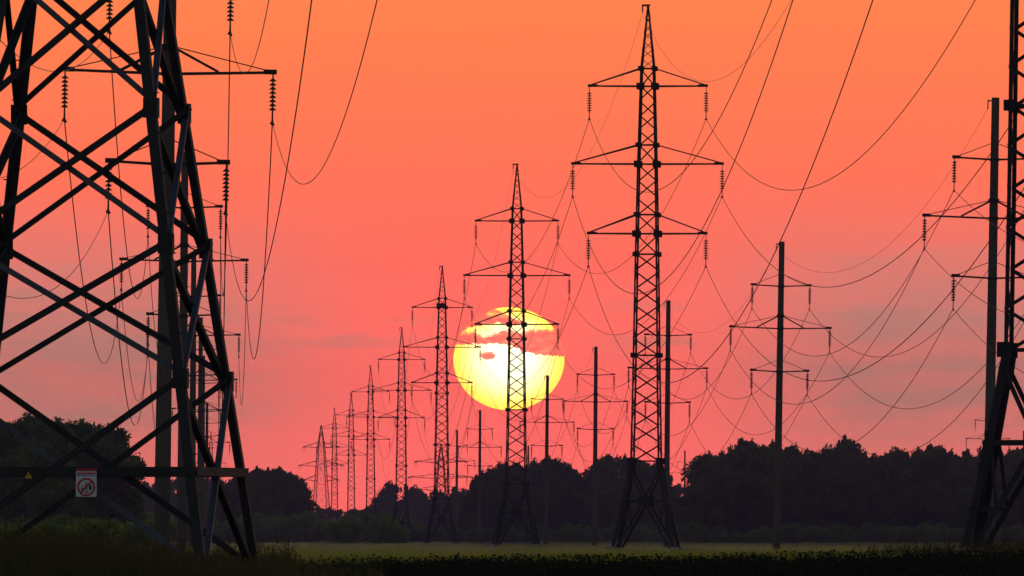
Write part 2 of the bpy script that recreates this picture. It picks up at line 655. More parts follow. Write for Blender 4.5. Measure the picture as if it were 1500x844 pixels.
def make_pylon():
    root = empty('transmission_pylon')
    att = {}
    zb, zh, zm, zt = Zr(675), Zr(734), Zr(735), Zr(100)
    for k in range(4):
        b = MB()
        u, v = inward(k)
        b.angle(corner(k, 0.12), corner(k, zb), 0.24, 0.03, u, v)
        # bolted splice near the top of the leg
        b.angle(corner(k, zb - 1.1) - u * 0.012 - v * 0.012, corner(k, zb + 0.25) - u * 0.012 - v * 0.012, 0.30, 0.03, u, v)
        b.build('leg', M_STEEL, root)
        b = MB()
        lv = [zb, Zr(575), Zr(372), Zr(245), zt]
        for a, c in zip(lv[:-1], lv[1:]):
            b.angle(corner(k, a), corner(k, c), 0.135, 0.025, u, v)
        for y in (675, 520, 372, 342, 314, 240, 212, 126, 100):
            cc = corner(k, Zr(y))
            big = 0.50 if y in (675, 342, 240, 126) else 0.36
            b.plate(cc + u * 0.02 - v * 0.034, v, (0, 0, 1), big, big, 0.024)
            b.plate(cc + v * 0.02 - u * 0.034, u, (0, 0, 1), big, big, 0.024)
        # climbing bolts
        if k in (0, 2):
            z = zb + 0.5
            while z < zt:
                b.bar(corner(k, z), corner(k, z) - u * 0.13, 0.02)
                z += 0.45
        b.build('corner_post', M_STEEL, root)
        b = MB()
        c0 = corner(k, 0.0)
        b.box(c0 + Vector((0, 0, -0.15)), 0.62, 0.62, 0.75)
        b.box(c0 + Vector((0, 0, -0.60)), 1.1, 1.1, 0.4)
        b.build('foundation', M_FOUND, root)
    for k in range(4):
        nrm = Vector(((1, 0, 0), (0, 1, 0), (-1, 0, 0), (0, -1, 0))[k])
        # legs panel: upper V, waist beam, lower fan with small redundants
        b = MB()
        ctr = fpt(k, 0.5, zh)
        b.bar(fpt(k, 0, zh), fpt(k, 1, zh), 0.16, 0.16, nrm)
        b.plate(ctr + nrm * 0.10, nrm, (0, 0, 1), 0.85, 0.75, 0.03)
        for s, e in ((0, 0.03), (1, 0.97)):
            b.bar(fpt(k, e, zb - 0.55), ctr, 0.15, 0.12, nrm)
            foot = fpt(k, 0.07 if s == 0 else 0.93, 0.15)
            b.bar(ctr, foot, 0.17, 0.13, nrm)
            m1 = ctr.lerp(foot, 0.62)
            b.bar(m1, fpt(k, s, m1.z), 0.13, 0.11, nrm)
            q = 0.06 if s == 0 else 0.94
            b.bar(fpt(k, q, zh), m1, 0.11, 0.10, nrm)
        b.build('leg_bracing', M_STEEL, root)
        # body: zigzag lacing, opposite hand on opposite faces so the two cross in view
        b = MB()
        zs = []
        for ya, yb, n in ((675, 520, 6), (520, 372, 6), (372, 342, 1), (342, 314, 1), (314, 240, 3), (240, 212, 1), (212, 126, 4), (126, 100, 1)):
            for i in range(n):
                zs.append((Zr(ya + (yb - ya) * i / n), Zr(ya + (yb - ya) * (i + 1) / n), i == 0, n == 1))
        for i, (a, c, first, single) in enumerate(zs):
            flip = i % 2
            e0, e1 = (0.0, 1.0) if flip else (1.0, 0.0)
            off = nrm * (-0.02)
            wd = 0.115 if a < Zr(372) else 0.10
            b.bar(fpt(k, e0, a) + off, fpt(k, e1, c) + off, wd, 0.05, nrm)
            if first:
                b.bar(fpt(k, 0, a) + off * 2.5, fpt(k, 1, a) + off * 2.5, 0.10, 0.06, nrm)
        b.build('lattice_bracing', M_STEEL, root)
    # peak
    b = MB()
    tz = Zr(9)
    for k in range(4):
        u, v = inward(k)
        b.angle(corner(k, zt), corner(k, tz), 0.11, 0.02, u, v)
        zs = [zt + (tz - zt) * (1 - (1 - i / 8.0) ** 1.25) for i in range(9)]
        nrm = Vector(((1, 0, 0), (0, 1, 0), (-1, 0, 0), (0, -1, 0))[k])
        for i in range(8):
            flip = i % 2
            b.bar(fpt(k, 0 if flip else 1, zs[i]), fpt(k, 1 if flip else 0, zs[i + 1]), 0.05, 0.04, nrm)
        b.bar(fpt(k, 0, zt), fpt(k, 1, zt), 0.10, 0.06, nrm)
    b.box((-0.16, 0, tz + 0.08), 0.62, 0.16, 0.14)
    b.bar((-0.42, 0, tz + 0.05), (-0.42, 0, tz - 0.45), 0.09)
    b.build('peak', M_STEEL, root)
    att['earth'] = Vector((-0.42, 0, tz - 0.5))
    for lev, yb, ys_, half in (('top', 126, 100, 86.0), ('middle', 240, 212, 110.0), ('bottom', 342, 314, 86.5)):
        z, zs2 = Zr(yb), Zr(ys_)
        for s, sn in ((-1, 'left'), (1, 'right')):
            b = MB()
            tip = Vector((s * half * U, 0, z + 0.02))
            h = hw(z)
            for t in (-1, 1):
                b.bar(Vector((s * h, t * h, z)), tip + Vector((0, t * 0.06, 0)), 0.115, 0.115)
                b.bar(Vector((s * hw(zs2), t * hw(zs2), zs2)), tip + Vector((0, t * 0.06, 0.06)), 0.085, 0.085)
            for i in range(1, 5):
                q = i / 5.0
                b.bar(Vector((s * h, -h, z)).lerp(tip, q), Vector((s * h, h, z)).lerp(tip, q - 0.12), 0.05, 0.05)
            b.plate(tip + Vector((-s * 0.25, 0, 0.03)), (0, 1, 0), (0, 0, 1), 0.75, 0.2, 0.16)
            b.build('cross_arm', M_STEEL, root)
            att[(lev, sn)] = hang_insulator(root, tip + Vector((0, 0, -0.06)), 'long')
    return root, att


pyl, PATT = make_pylon()
TINFO = [  # name used in labels, x px, distance, y rotation (deg), z offset, label
    ('right-edge pylon', 1524, 398, -7.0, 0.36, 0.0, 'huge dark pylon cut off by the right edge of the picture'),
    ('tallest pylon', 946, 917, -6.5, 0.0, 0.25, 'tallest complete lattice pylon standing right of the sun'),
    ('pylon in front of the sun', 756, 1307, -5.0, 0.0, 0.15, 'lattice pylon standing in front of the sun disc'),
    ('pylon just left of the sun', 646.5, 1798, -5.0, 0.0, 0.2, 'lattice pylon just left of the sun, third tallest complete one'),
    ('fourth pylon of the row', 587.5, 2323, -4.0, 0.0, 0.2, 'slim far lattice pylon, second to the left of the sun'),
    ('fifth pylon of the row', 543, 2837, -4.0, 0.0, 0.0, 'distant lattice pylon, third to the left of the sun'),
    ('sixth pylon of the row', 514.5, 3370, -4.0, 0.0, 0.0, 'distant lattice pylon, fourth to the left of the sun'),
    ('seventh pylon of the row', 490, 3773, -4.0, 0.0, 0.0, 'faint distant lattice pylon next to the end of the row'),
]
GROUP_T = 'lattice pylons of the main row'
towers = []
for i, (nm, px, d, rz, dz, lean, lab) in enumerate(TINFO):
    o = pyl if i == 0 else copy_tree(pyl)
    o.location = (px2x(px, d), d, dz)
    o.rotation_euler = (0, R(lean), R(rz))
    tag(o, lab, 'pylon', GROUP_T)
    towers.append(o)
o = copy_tree(pyl)
o.location = (px2x(309, 4600), 4600, 0)
tag(o, 'tiny far lattice pylon seen between the legs of the huge left pylon', 'pylon', 'lattice pylons of the left row')


# ------------------------------------------------------------------ anchor pylons at the far end
def make_anchor(H, armh):
    root = empty('anchor_pylon')
    top = H * 0.80
    w0, w1 = H * 0.078, H * 0.028

    def c(k, z):
        sx, sy = CORN[k % 4]
        q = z / top
        h = w0 + (w1 - w0) * min(q, 1.0) if z <= top else w1 * (H - z) / (H - top) + 0.05
        return Vector((sx * h, sy * h, z))
    lev = [0] + [top * (1 - (1 - i / 9.0) ** 1.15) for i in range(1, 10)] + [H * 0.87, H * 0.94, H]
    for k in range(4):
        b = MB()
        for a, e in zip(lev[:-1], lev[1:]):
            b.bar(c(k, a), c(k, e), 0.20)
        b.build('leg', M_STEEL, root)
        b = MB()
        for i, (a, e) in enumerate(zip(lev[:-1], lev[1:])):
            b.bar(c(k, a), c(k + 1, e), 0.10, 0.06)
            b.bar(c(k + 1, a), c(k, e), 0.10, 0.06)
            if i:
                b.bar(c(k, a), c(k + 1, a), 0.12, 0.08)
        b.build('lattice_bracing', M_STEEL, root)
        b = MB()
        b.box(c(k, 0) + Vector((0, 0, -0.3)), 1.2, 1.2, 0.9)
        b.build('foundation', M_FOUND, root)
    for q, half in ((0.80, armh * 0.80), (0.64, armh), (0.515, armh * 0.78)):
        z = H * q
        for s in (-1, 1):
            b = MB()
            tip = Vector((s * half, 0, z + 0.5))
            for t in (0, 1):
                k = (0 if s > 0 else 3) if t == 0 else (1 if s > 0 else 2)
                b.bar(c(k, z), tip, 0.16)
                b.bar(c(k, z + H * 0.05), tip, 0.13)
            b.bar(c(0 if s > 0 else 3, z).lerp(tip, 0.5), c(1 if s > 0 else 2, z + H * 0.05).lerp(tip, 0.5), 0.1)
            b.build('cross_arm', M_STEEL, root)
            b = MB()
            for t in (-1, 1):
                e = tip + Vector((0, t * 2.4, -0.35))
                b.tube([tip, e], 0.05, 6)
                for i in range(9):
                    p = tip.lerp(e, 0.15 + 0.08 * i)
                    b.tube([p + Vector((0, -0.03, 0)), p + Vector((0, 0.03, 0))], 0.16, 8)
            b.tube([tip + Vector((0, 2.4 * math.sin(a), -0.35 - 1.2 * math.cos(a))) for a in np.linspace(-1.55, 1.55, 11)], 0.04, 5)
            b.build('tension_string', M_GLASS, root)
    return root


an = make_anchor(38.0, 7.2)
an.location = (px2x(470.5, 4000), 4000, 0)
an.rotation_euler = (0, 0, R(-12))
tag(an, 'far wide lattice anchor pylon at the left end of the row', 'pylon', 'anchor pylons far away')
an2 = make_anchor(28.0, 9.2)
an2.location = (px2x(646, 3500), 3500, 0)
an2.rotation_euler = (0, 0, R(10))
tag(an2, 'squat far anchor pylon half hidden behind the pylon left of the sun', 'pylon', 'anchor pylons far away')


# ------------------------------------------------------------------ the huge near pylon at the left
def make_big():
    root = empty('lattice_pylon')
    K = 220.0 / F
    zz = lambda y: (858.0 - y) * K
    _z = [0, zz(-430), zz(-1500), zz(-2300)]
    _w = [226.0 * K, 50.0 * K, 36.0 * K, 3.0 * K]

    def c(k, z):
        sx, sy = CORN[k % 4]
        h = float(np.interp(z, _z, _w))
        return Vector((sx * h, sy * h, z))
    joints = [858 - 20, 550, 354, 156, -42, -240, -430]
    jz = [zz(y) for y in joints]
    for k in range(4):
        u, v = inward(k)
        b = MB()
        b.angle(c(k, 0.25), c(k, jz[-1]), 0.18, 0.028, u, v)
        for z in jz[1:-1]:   # splices and joint plates
            p = c(k, z)
            b.plate(p + u * 0.09 - v * 0.034, v, (0, 0, 1), 0.24, 0.36, 0.022)
            b.plate(p + v * 0.09 - u * 0.034, u, (0, 0, 1), 0.24, 0.36, 0.022)
        z = 1.0
        while z < jz[-1] and k in (2, 0):
            b.bar(c(k, z), c(k, z) - u * 0.10, 0.022)
            z += 0.72
        b.build('leg', M_NEAR, root)
        b = MB()
        b.box(c(k, 0) + Vector((0, 0, 0.1)), 0.5, 0.5, 0.75)
        b.box(c(k, 0) + Vector((0, 0, -0.5)), 0.9, 0.9, 0.5)
        b.build('foundation', M_FOUND, root)
        # upper mast, out of the picture
        b = MB()
        lv = list(np.linspace(jz[-1], zz(-1500), 9)) + list(np.linspace(zz(-1500), zz(-2300), 5))[1:]
        for i, (a, e) in enumerate(zip(lv[:-1], lv[1:])):
            b.angle(c(k, a), c(k, e), 0.16, 0.025, u, v)
            b.bar(c(k, a), c(k + 1, e), 0.07, 0.05)
            b.bar(c(k + 1, a) , c(k, e), 0.07, 0.05)
        b.build('mast_panel', M_NEAR, root)
    for k in range(4):
        nrm = Vector(((1, 0, 0), (0, 1, 0), (-1, 0, 0), (0, -1, 0))[k])
        for i, (a, e) in enumerate(zip(jz[:-1], jz[1:])):
            b = MB()
            dirs = (c(k + 1, a) - c(k, a)).normalized()
            for s in (0, 1):
                p, q = (c(k, a), c(k + 1, e)) if s == 0 else (c(k + 1, a), c(k, e))
                off = nrm * (0.01 if s == 0 else -0.115)
                b = MB()
                b.angle(p + off, q + off, 0.108, 0.014, Vector((0, 0, 1)), -nrm)
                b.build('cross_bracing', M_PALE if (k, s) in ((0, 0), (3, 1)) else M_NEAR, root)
        b = MB()
        z = zz(691)
        b.angle(c(k, z) + nrm * 0.035, c(k + 1, z) + nrm * 0.035, 0.16, 0.018, Vector((0, 0, 1)), -nrm)
        b.build('horizontal_beam', M_NEAR, root)
    for y, half in ((-900, 4.2), (-1200, 5.6), (-1500, 4.2)):
        z = zz(y)
        for s in (-1, 1):
            b = MB()
            tip = Vector((s * half, 0, z))
            for t in (0, 1):
                k = (0 if s > 0 else 3) if t == 0 else (1 if s > 0 else 2)
                b.bar(c(k, z), tip, 0.12)
                b.bar(c(k, z + 1.3), tip + Vector((0, 0, 0.06)), 0.09)
            b.build('cross_arm', M_NEAR, root)
            hang_insulator(root, tip + Vector((0, 0, -0.05)), 'long')
    return root, c, zz


big, bigc, bigz = make_big()
BD = 220.0
big.location = (px2x(124, BD), BD, -0.05)
big.rotation_euler = (0, 0, R(-9.3))
tag(big, 'huge near lattice pylon with crossed bracing filling the left side', 'pylon', 'lattice pylons of the left row')
bpy.context.view_layer.update()

# signs fixed to its near horizontal beam (face 3 looks to the camera)
BM = Matrix.Translation(big.location) @ Matrix.Rotation(R(-9.3), 4, 'Z')


def on_beam(px, py, proud):
    """point on the near face of the big pylon that is seen at this place of the beam"""
    A = BM @ bigc(3, bigz(py))
    B = BM @ bigc(0, bigz(py))
    lo, hi = 0.0, 1.0
    for _ in range(40):
        m = (lo + hi) / 2
        p = A.lerp(B, m)
        if 750 + F * p.x / p.y < px:
            lo = m
        else:
            hi = m
    p = A.lerp(B, lo)
    n = BM.to_3x3() @ Vector((0, -1, 0))
    return p + n * proud


K0 = BD / F
root = empty('prohibition_sign', on_beam(128, 703, 0.10))
root.rotation_euler = (0, 0, R(-9.3))
tag(root, 'white prohibition sign with red ring on the left pylon beam', 'sign')
sw, sh = 30.5 * K0, 37 * K0


def flat_poly(b, pts, y0, t=0.002):
    """closed outline in the sign plane, t thick"""
    n = len(pts)
    i = len(b.v)
    b.v += [(x, y0, z) for x, z in pts] + [(x, y0 - t, z) for x, z in pts]
    b.f.append(tuple(range(i, i + n)))
    b.f.append(tuple(range(i + n, i + 2 * n))[::-1])
    for j in range(n):
        k2 = (j + 1) % n
        b.f.append((i + j, i + n + j, i + n + k2, i + k2))


def rrect(x0, z0, x1, z1, r, n=5):
    pts = []
    for cx, cz, a0 in ((x1 - r, z1 - r, 0), (x0 + r, z1 - r, 90), (x0 + r, z0 + r, 180), (x1 - r, z0 + r, 270)):
        for i in range(n + 1):
            a = R(a0 + 90 * i / n)
            pts.append((cx + r * math.cos(a), cz + r * math.sin(a)))
    return pts


b = MB(); flat_poly(b, rrect(-sw / 2, -sh / 2, sw / 2, sh / 2, 0.02), 0, 0.006); b.build('board', M_WHITE, root)
b = MB(); flat_poly(b, rrect(-sw / 2 - 0.004, sh / 2 + 0.004, sw / 2 + 0.002, sh / 2 + 0.05, 0.008), 0, 0.006)
flat_poly(b, rrect(-sw / 2 + 0.015, sh / 2 - 0.052, sw / 2 - 0.015, sh / 2 - 0.024, 0.004), -0.007); b.build('red_header', M_RED, root)
b = MB()
x = -sw / 2 + 0.02
rnd = random.Random(4)
while x < sw / 2 - 0.03:
    wl = rnd.uniform(0.010, 0.018)
    flat_poly(b, rrect(x, sh / 2 - 0.088, x + wl, sh / 2 - 0.066, 0.002, 2), -0.007)
    x += wl + 0.006
b.build('small_lettering', M_BLUE, root)
rc = -0.055
b = MB()
ro, ri = 13.3 * K0, 10.6 * K0
nseg = 48
i = len(b.v)
for rr_, yy in ((ro, -0.007), (ri, -0.007), (ro, -0.010), (ri, -0.010)):
    b.v += [(rr_ * math.cos(2 * math.pi * j / nseg), yy, rc + rr_ * math.sin(2 * math.pi * j / nseg)) for j in range(nseg)]
for j in range(nseg):
    j2 = (j + 1) % nseg
    b.f += [(2 * nseg + j, 3 * nseg + j, 3 * nseg + j2, 2 * nseg + j2), (j, j2, 2 * nseg + j2, 2 * nseg + j), (nseg + j, 3 * nseg + j, 3 * nseg + j2, nseg + j2)]
b.build('ring', M_RED, root)
b = MB()
q = math.sqrt(0.5)
flat_poly(b, [(-ri * q - 0.012, rc - ri * q + 0.012), (-ri * q + 0.012, rc - ri * q - 0.012), (ri * q + 0.012, rc + ri * q - 0.012), (ri * q - 0.012, rc + ri * q + 0.012)], -0.0115, 0.003)
b.build('slash', M_RED, root)
b = MB()
for s in (-1, 1):
    flat_poly(b, [(s * 0.028 + 0.008, rc - 0.10), (s * 0.028 - 0.008, rc - 0.10), (-0.004, rc + 0.095), (0.006, rc + 0.095)], -0.0068, 0.0015)
for z_, h_ in ((0.05, 0.03), (0.015, 0.035), (-0.04, 0.02)):
    flat_poly(b, [(-h_, rc + z_), (h_, rc + z_), (h_, rc + z_ + 0.010), (-h_, rc + z_ + 0.010)], -0.0062, 0.0012)
b.build('pylon_pictogram', M_GREY, root)
b = MB()
flat_poly(b, [(0.075 + 0.030 * math.cos(a), rc - 0.012 + 0.052 * math.sin(a)) for a in np.linspace(0, 6.28, 17)[:-1]], -0.0078, 0.0015)
flat_poly(b, rrect(-0.015, rc - 0.112, 0.045, rc - 0.085, 0.006), -0.0058, 0.001)
b.build('tree_pictogram', M_GREEN, root)
b = MB()
flat_poly(b, rrect(-0.095, rc - 0.062, -0.035, rc - 0.016, 0.012), -0.0078, 0.0015)
for cx in (-0.078, -0.052):
    flat_poly(b, [(cx + 0.011 * math.cos(a), rc + 0.012 + 0.011 * math.sin(a)) for a in np.linspace(0, 6.28, 11)[:-1]], -0.0078, 0.0015)
b.build('figure_pictogram', M_BLUE, root)

root = empty('warning_sign', on_beam(43, 690, 0.075))
root.rotation_euler = (0, 0, R(-9.3))
tag(root, 'small yellow warning triangle on the left pylon beam', 'sign')
b = MB(); s_ = 5.4 * K0
flat_poly(b, [(-s_, -s_ * 0.85), (s_, -s_ * 0.85), (0, s_ * 0.95)], 0, 0.005); b.build('board', M_YELLOW, root)
b = MB(); flat_poly(b, [(-0.004, 0.028), (0.012, 0.028), (0.004, 0.002), (0.014, 0.002), (-0.006, -0.040), (-0.001, -0.010), (-0.012, -0.010)], -0.006, 0.002); b.build('bolt_symbol', M_BLACK, root)


# ------------------------------------------------------------------ concrete line poles
def make_pole():
    root = empty('concrete_pole')
    att = {}
    H = 22.6
    b = MB()
    n = 14
    b.tube([(0, 0, -4 + (H + 4) * i / n) for i in range(n + 1)], [0.305 - 0.10 * i / n for i in range(n + 1)], 20)
    b.build('shaft', M_CONC, root)
    b = MB()
    b.bar((0.18, 0, H - 0.22), (-0.42, 0, H - 0.16), 0.07)
    b.tube([(-0.40, 0, H - 0.16), (-0.40, 0, H - 0.55)], 0.03, 6)
    b.tube([(-0.40, -0.12, H - 0.58), (-0.40, 0.12, H - 0.58)], 0.045, 6)
    b.build('earth_wire_bracket', M_STEEL, root)
    att['earth'] = Vector((-0.40, 0, H - 0.6))
    for lev, z, half, sq in (('top', 19.30, 2.12, 0), ('middle', 16.18, 3.65, 1), ('bottom', 13.00, 2.06, 0)):
        b = MB()
        for s in (-1, 1):
            for t in (-1, 1):
                b.bar((0, t * 0.24, z), (s * half, t * 0.05, z + 0.10), 0.075, 0.09)
            b.box((s * (half - 0.10), 0, z + 0.12), 0.46, 0.18, 0.17)
            for i in range(1, 4):
                xx = s * half * i / 4.0
                b.bar((xx, -0.2 * (1 - i / 4.3), z + 0.10 * i / 4), (xx, 0.2 * (1 - i / 4.3), z + 0.10 * i / 4), 0.06, 0.07)
        b.box((0, 0, z), 0.5, 0.54, 0.16)
        b.build('cross_arm', M_STEEL, root)
        zt = z + (0.95 if sq else 0.85)
        for s in (-1, 1):
            b = MB()
            b.tube([(s * 0.2, 0, zt), (s * (half - 0.2), 0, z + 0.17)], 0.022, 6)
            b.build('tie_rod', M_STEEL, root)
            if sq:
                b = MB()
                for t in (-1, 1):
                    b.bar((s * 0.12, t * 0.24, z + 0.95), (s * 1.72, t * 0.14, z + 0.10), 0.085, 0.085)
                b.build('strut', M_STEEL, root)
            att[(lev, 'left' if s < 0 else 'right')] = hang_insulator(root, (s * half, 0, z + 0.06), 'short')
        if sq:
            b = MB()
            b.tube([(0, 0, zt - 0.10), (0, 0, zt + 0.10)], 0.29, 14)
            b.build('collar', M_STEEL, root)
    return root, att


pole, CATT = make_pole()
PINFO = [
    ('right-hand pole', 1447.5, 647, 143, 1.0, 'tall concrete pole with three crossarms beside the right-edge pylon'),
    ('pole before the right wood', 1137.5, 898, 354, 1.0, 'concrete pole with three crossarms standing before the right wood'),
    ('pole behind the tallest pylon', 976, 1136, 440, 0.5, 'concrete pole close behind the tallest pylon'),
    ('pole left of the tallest pylon', 871, 1411, 508, 0.4, 'thin concrete pole between the sun and the tallest pylon'),
    ('pole at the sun', 799.5, 1653, 550, 0.6, 'far concrete pole with its top against the lower right sun'),
]
PFAR = [
    (702, 2090, 601, 'far concrete pole just left below the sun'),
    (668.5, 2500, 630, 'small far concrete pole beside the pylon left of the sun'),
    (773, 3000, 653, 'small far concrete pole right beside the pylon before the sun'),
    (1002.5, 3450, 660, 'tiny far concrete pole in the gap left of the right wood'),
    (1446, 2069, 588, 'far concrete pole mostly hidden behind the right-hand pole'),
]
LINFO = [
    ('thick left pole', 237, 427, -160, 0.9, 'thick near concrete pole behind the bracing of the left pylon'),
    ('second left pole', 266, 711, 222, 0.5, 'second concrete pole behind the left pylon, right of the thick one'),
    ('third left pole', 281, 971, 374, 0.4, 'third concrete pole of the left row, largely behind a steel leg'),
    ('fourth left pole', 292, 1241, 465, 0.4, 'fourth concrete pole of the left row, top seen between steel legs'),
]
LFAR = [
    (296, 1447, 521, 'fifth concrete pole of the left row, one crossarm tip showing'),
    (302, 1950, 590, 'sixth and smallest concrete pole of the left row'),
]
GP, GL = 'concrete poles of the right row', 'concrete poles of the left row'
poles, lpoles = [], []
first = True
for info, store, grp in ((PINFO, poles, GP), (LINFO, lpoles, GL)):
    for nm, px, d, yt, lean, lab in info:
        o = pole if first else copy_tree(pole)
        first = False
        o.location = (px2x(px, d), d, px2z(yt, d) - 22.6)
        o.rotation_euler = (0, R(lean), R(-2.0))
        tag(o, lab, 'pole', grp)
        store.append(o)
for info, grp in ((PFAR, GP), (LFAR, GL)):
    for px, d, yt, lab in info:
        o = copy_tree(pole)
        o.location = (px2x(px, d), d, px2z(yt, d) - 22.6)
        o.rotation_euler = (0, R(0.4), R(-2.0))
        tag(o, lab, 'pole', grp)
bpy.context.view_layer.update()

# a raven's nest of sticks in the body of the third complete pylon
rn = random.Random(12)
b = MB()
for i in range(260):
    a = rn.uniform(0, 6.28)
    rr_ = 0.62 * math.sqrt(rn.random())
    p = Vector((rr_ * math.cos(a), rr_ * math.sin(a), rn.uniform(0.0, 0.62)))
    dvec = Vector((-math.sin(a) + rn.uniform(-0.7, 0.7), math.cos(a) + rn.uniform(-0.7, 0.7), rn.uniform(-0.3, 0.35))).normalized() * rn.uniform(0.25, 0.5)
    b.bar(p - dvec, p + dvec, 0.04)
nest = b.build('nest', M_BARK)
nest.location = towers[3].location + Vector((0, 0, Zr(127)))
tag(nest, 'dark clump like a stick nest in the third complete pylon at its top crossarm', 'nest')

# ------------------------------------------------------------------ wires


def wire(p0, p1, sag, r, name, label, cat, group):
    n = 40
    pts = []
    for i in range(n + 1):
        t = i / n
        p = p0.lerp(p1, t)
        p.z -= 4 * sag * t * (1 - t)
        pts.append(p)
    b = MB()
    b.tube(pts, r, 6)
    o = b.build(name, M_WIRE, None, True)
    tag(o, label, cat, group)
    return o


LEVELS = [(l, s) for l in ('top', 'middle', 'bottom') for s in ('left', 'right')]
LW = {'top': 'top', 'middle': 'middle', 'bottom': 'lowest'}
tn = ['right-edge pylon', 'tallest pylon', 'sun pylon', 'pylon left of the sun', 'next pylon']


def spans(objs, names, att, sagk, sagl, r, group, esag=1.0):
    for a in range(len(objs) - 1):
        A, B = objs[a], objs[a + 1]
        L = (B.location - A.location).length
        sag = sagk * (L / sagl) ** 2
        sag = min(sag, sagk)
        for lev, sd in LEVELS:
            wire(A.matrix_world @ att[(lev, sd)], B.matrix_world @ att[(lev, sd)], sag * random.uniform(0.97, 1.03), r, 'conductor',
                 f'sagging wire between {LW[lev]} {sd} arms of {names[a]} and {names[a + 1]}', 'power line', group)
        wire(A.matrix_world @ att['earth'], B.matrix_world @ att['earth'], sag * esag, r * 0.45, 'earth_wire',
             f'thin wire between the very tops of {names[a]} and {names[a + 1]}', 'power line', group)


spans(towers[:5], tn, PATT, 12.0, 519.0, 0.022, 'wires of the main pylon row', 1.1)
spans(poles, ['right-hand pole', 'pole before right wood', 'pole behind tallest pylon', 'pole right of sun', 'pole at sun'], CATT, 6.2, 255.0, 0.020, 'wires of the right pole row', 0.75)
spans(lpoles[:3], ['thick left pole', 'second left pole', 'third left pole'], CATT, 6.1, 284.0, 0.020, 'wires of the left pole row', 0.75)
# spans that come towards the camera and leave the picture
for lev, sd in LEVELS + [('earth', None)]:
    key = (lev, sd) if sd else 'earth'
    p = lpoles[0].matrix_world @ CATT[key]
    e = Vector((-6.3 + (1 if sd == 'right' else -1) * {'top': 4.6, 'middle': 6.2, 'bottom': 4.5}.get(lev, 0), 145.0, p.z))
    if sd:
        wire(p, e, 5.5, 0.011, 'conductor', f'wire from {LW[lev]} {sd} arm of thick left pole, rising out of the picture', 'power line', 'wires of the left pole row')
    p = poles[0].matrix_world @ CATT[key]
    e = p + Vector((5.6, -300.0, 0.3))
    if sd:
        wire(p, e, 6.6, 0.016, 'conductor', f'wire from {LW[lev]} {sd} arm of right-hand pole towards the viewer', 'power line', 'wires of the right pole row')

# ------------------------------------------------------------------ trees and shrubs


def leaf_cloud(n, centers, radii, size, seed, ragged=0.25):
    """n leaf sprays scattered through lumpy clumps: crossed quads of random tilt"""
    r = np.random.default_rng(seed)
    centers = np.asarray(centers, float)
    radii = np.asarray(radii, float)
    wts = radii[:, 0] * radii[:, 1] * radii[:, 2]
    which = r.choice(len(centers), n, p=(wts ** 0.62) / (wts ** 0.62).sum())
    d = r.normal(size=(n, 3))
    d /= np.linalg.norm(d, axis=1)[:, None]
    rad = r.random(n) ** 0.42 * (1 + ragged * r.normal(size=n) * 0.6)
    p = centers[which] + d * rad[:, None] * radii[which]
    a = r.normal(size=(n, 3)); a /= np.linalg.norm(a, axis=1)[:, None]
    b2 = np.cross(a, r.normal(size=(n, 3))); b2 /= np.linalg.norm(b2, axis=1)[:, None]
    s = size * r.uniform(0.55, 1.35, n)[:, None]
    a = a * s
    b2 = b2 * s * 0.55
    v = np.stack([p - a, p + b2, p + a, p - b2], 1).reshape(-1, 3)
    f = np.arange(4 * n).reshape(n, 4)
    return v, f


def make_crown(seed, H, Rr, n, size, wide=1.0):
    r = random.Random(seed)
    cs, rd = [], []
    nclump = r.randint(15, 20)
    for i in range(nclump):
        zf = r.uniform(0.10, 0.94)
        prof = math.sin(math.pi * min(1, (zf - 0.05) / 0.98)) ** 0.6
        a = r.uniform(0, 2 * math.pi)
        rr_ = Rr * prof * math.sqrt(r.random()) * 0.78 * wide
        k = r.uniform(0.26, 0.46) * Rr
        cs.append((rr_ * math.cos(a), rr_ * math.sin(a), zf * H - k * 0.2))
        rd.append((k * 1.1, k * 1.1, k * r.uniform(0.7, 1.0)))
    cs.append((0, 0, H * 0.55)); rd.append((Rr * 0.55, Rr * 0.55, H * 0.30))
    for i in range(13):   # top sprays make the outline uneven
        a = r.uniform(0, 6.28)
        q = r.uniform(0, 0.62) * Rr
        k = r.uniform(0.07, 0.15) * Rr
        cs.append((q * math.cos(a), q * math.sin(a), H * (r.uniform(0.92, 1.0) - 0.22 * (q / Rr) ** 2) - k)); rd.append((k, k, k * 2.0))
    return leaf_cloud(n, cs, rd, size, seed), cs


def make_tree(seed, H, Rr, n, size, mat):
    root = empty('tree')
    (v, f), cs = make_crown(seed, H, Rr, n, size)
    o = bpy.data.objects.new('crown', raw_mesh('crown', v, f, mat))
    C.objects.link(o); o.parent = root
    b = MB()
    r = random.Random(seed + 50)
    bend = [(r.uniform(-0.25, 0.25) * i * 0.35, r.uniform(-0.25, 0.25) * i * 0.35) for i in range(6)]
    pts = [(bend[i][0], bend[i][1], H * 0.72 * i / 5.0 - (0.5 if i == 0 else 0)) for i in range(6)]
    b.tube(pts, [0.26 * (1 - 0.15 * i) for i in range(6)], 8)
    for k in range(7):
        c = cs[k]
        base = Vector(pts[min(4, 1 + k // 2)])
        if c[2] > base.z:
            mid = base.lerp(Vector(c), 0.5) + Vector((0, 0, -0.2))
            b.tube([base, mid, Vector(c)], [0.11, 0.08, 0.03], 6)
    b.build('trunk', M_BARK, root)
    return root


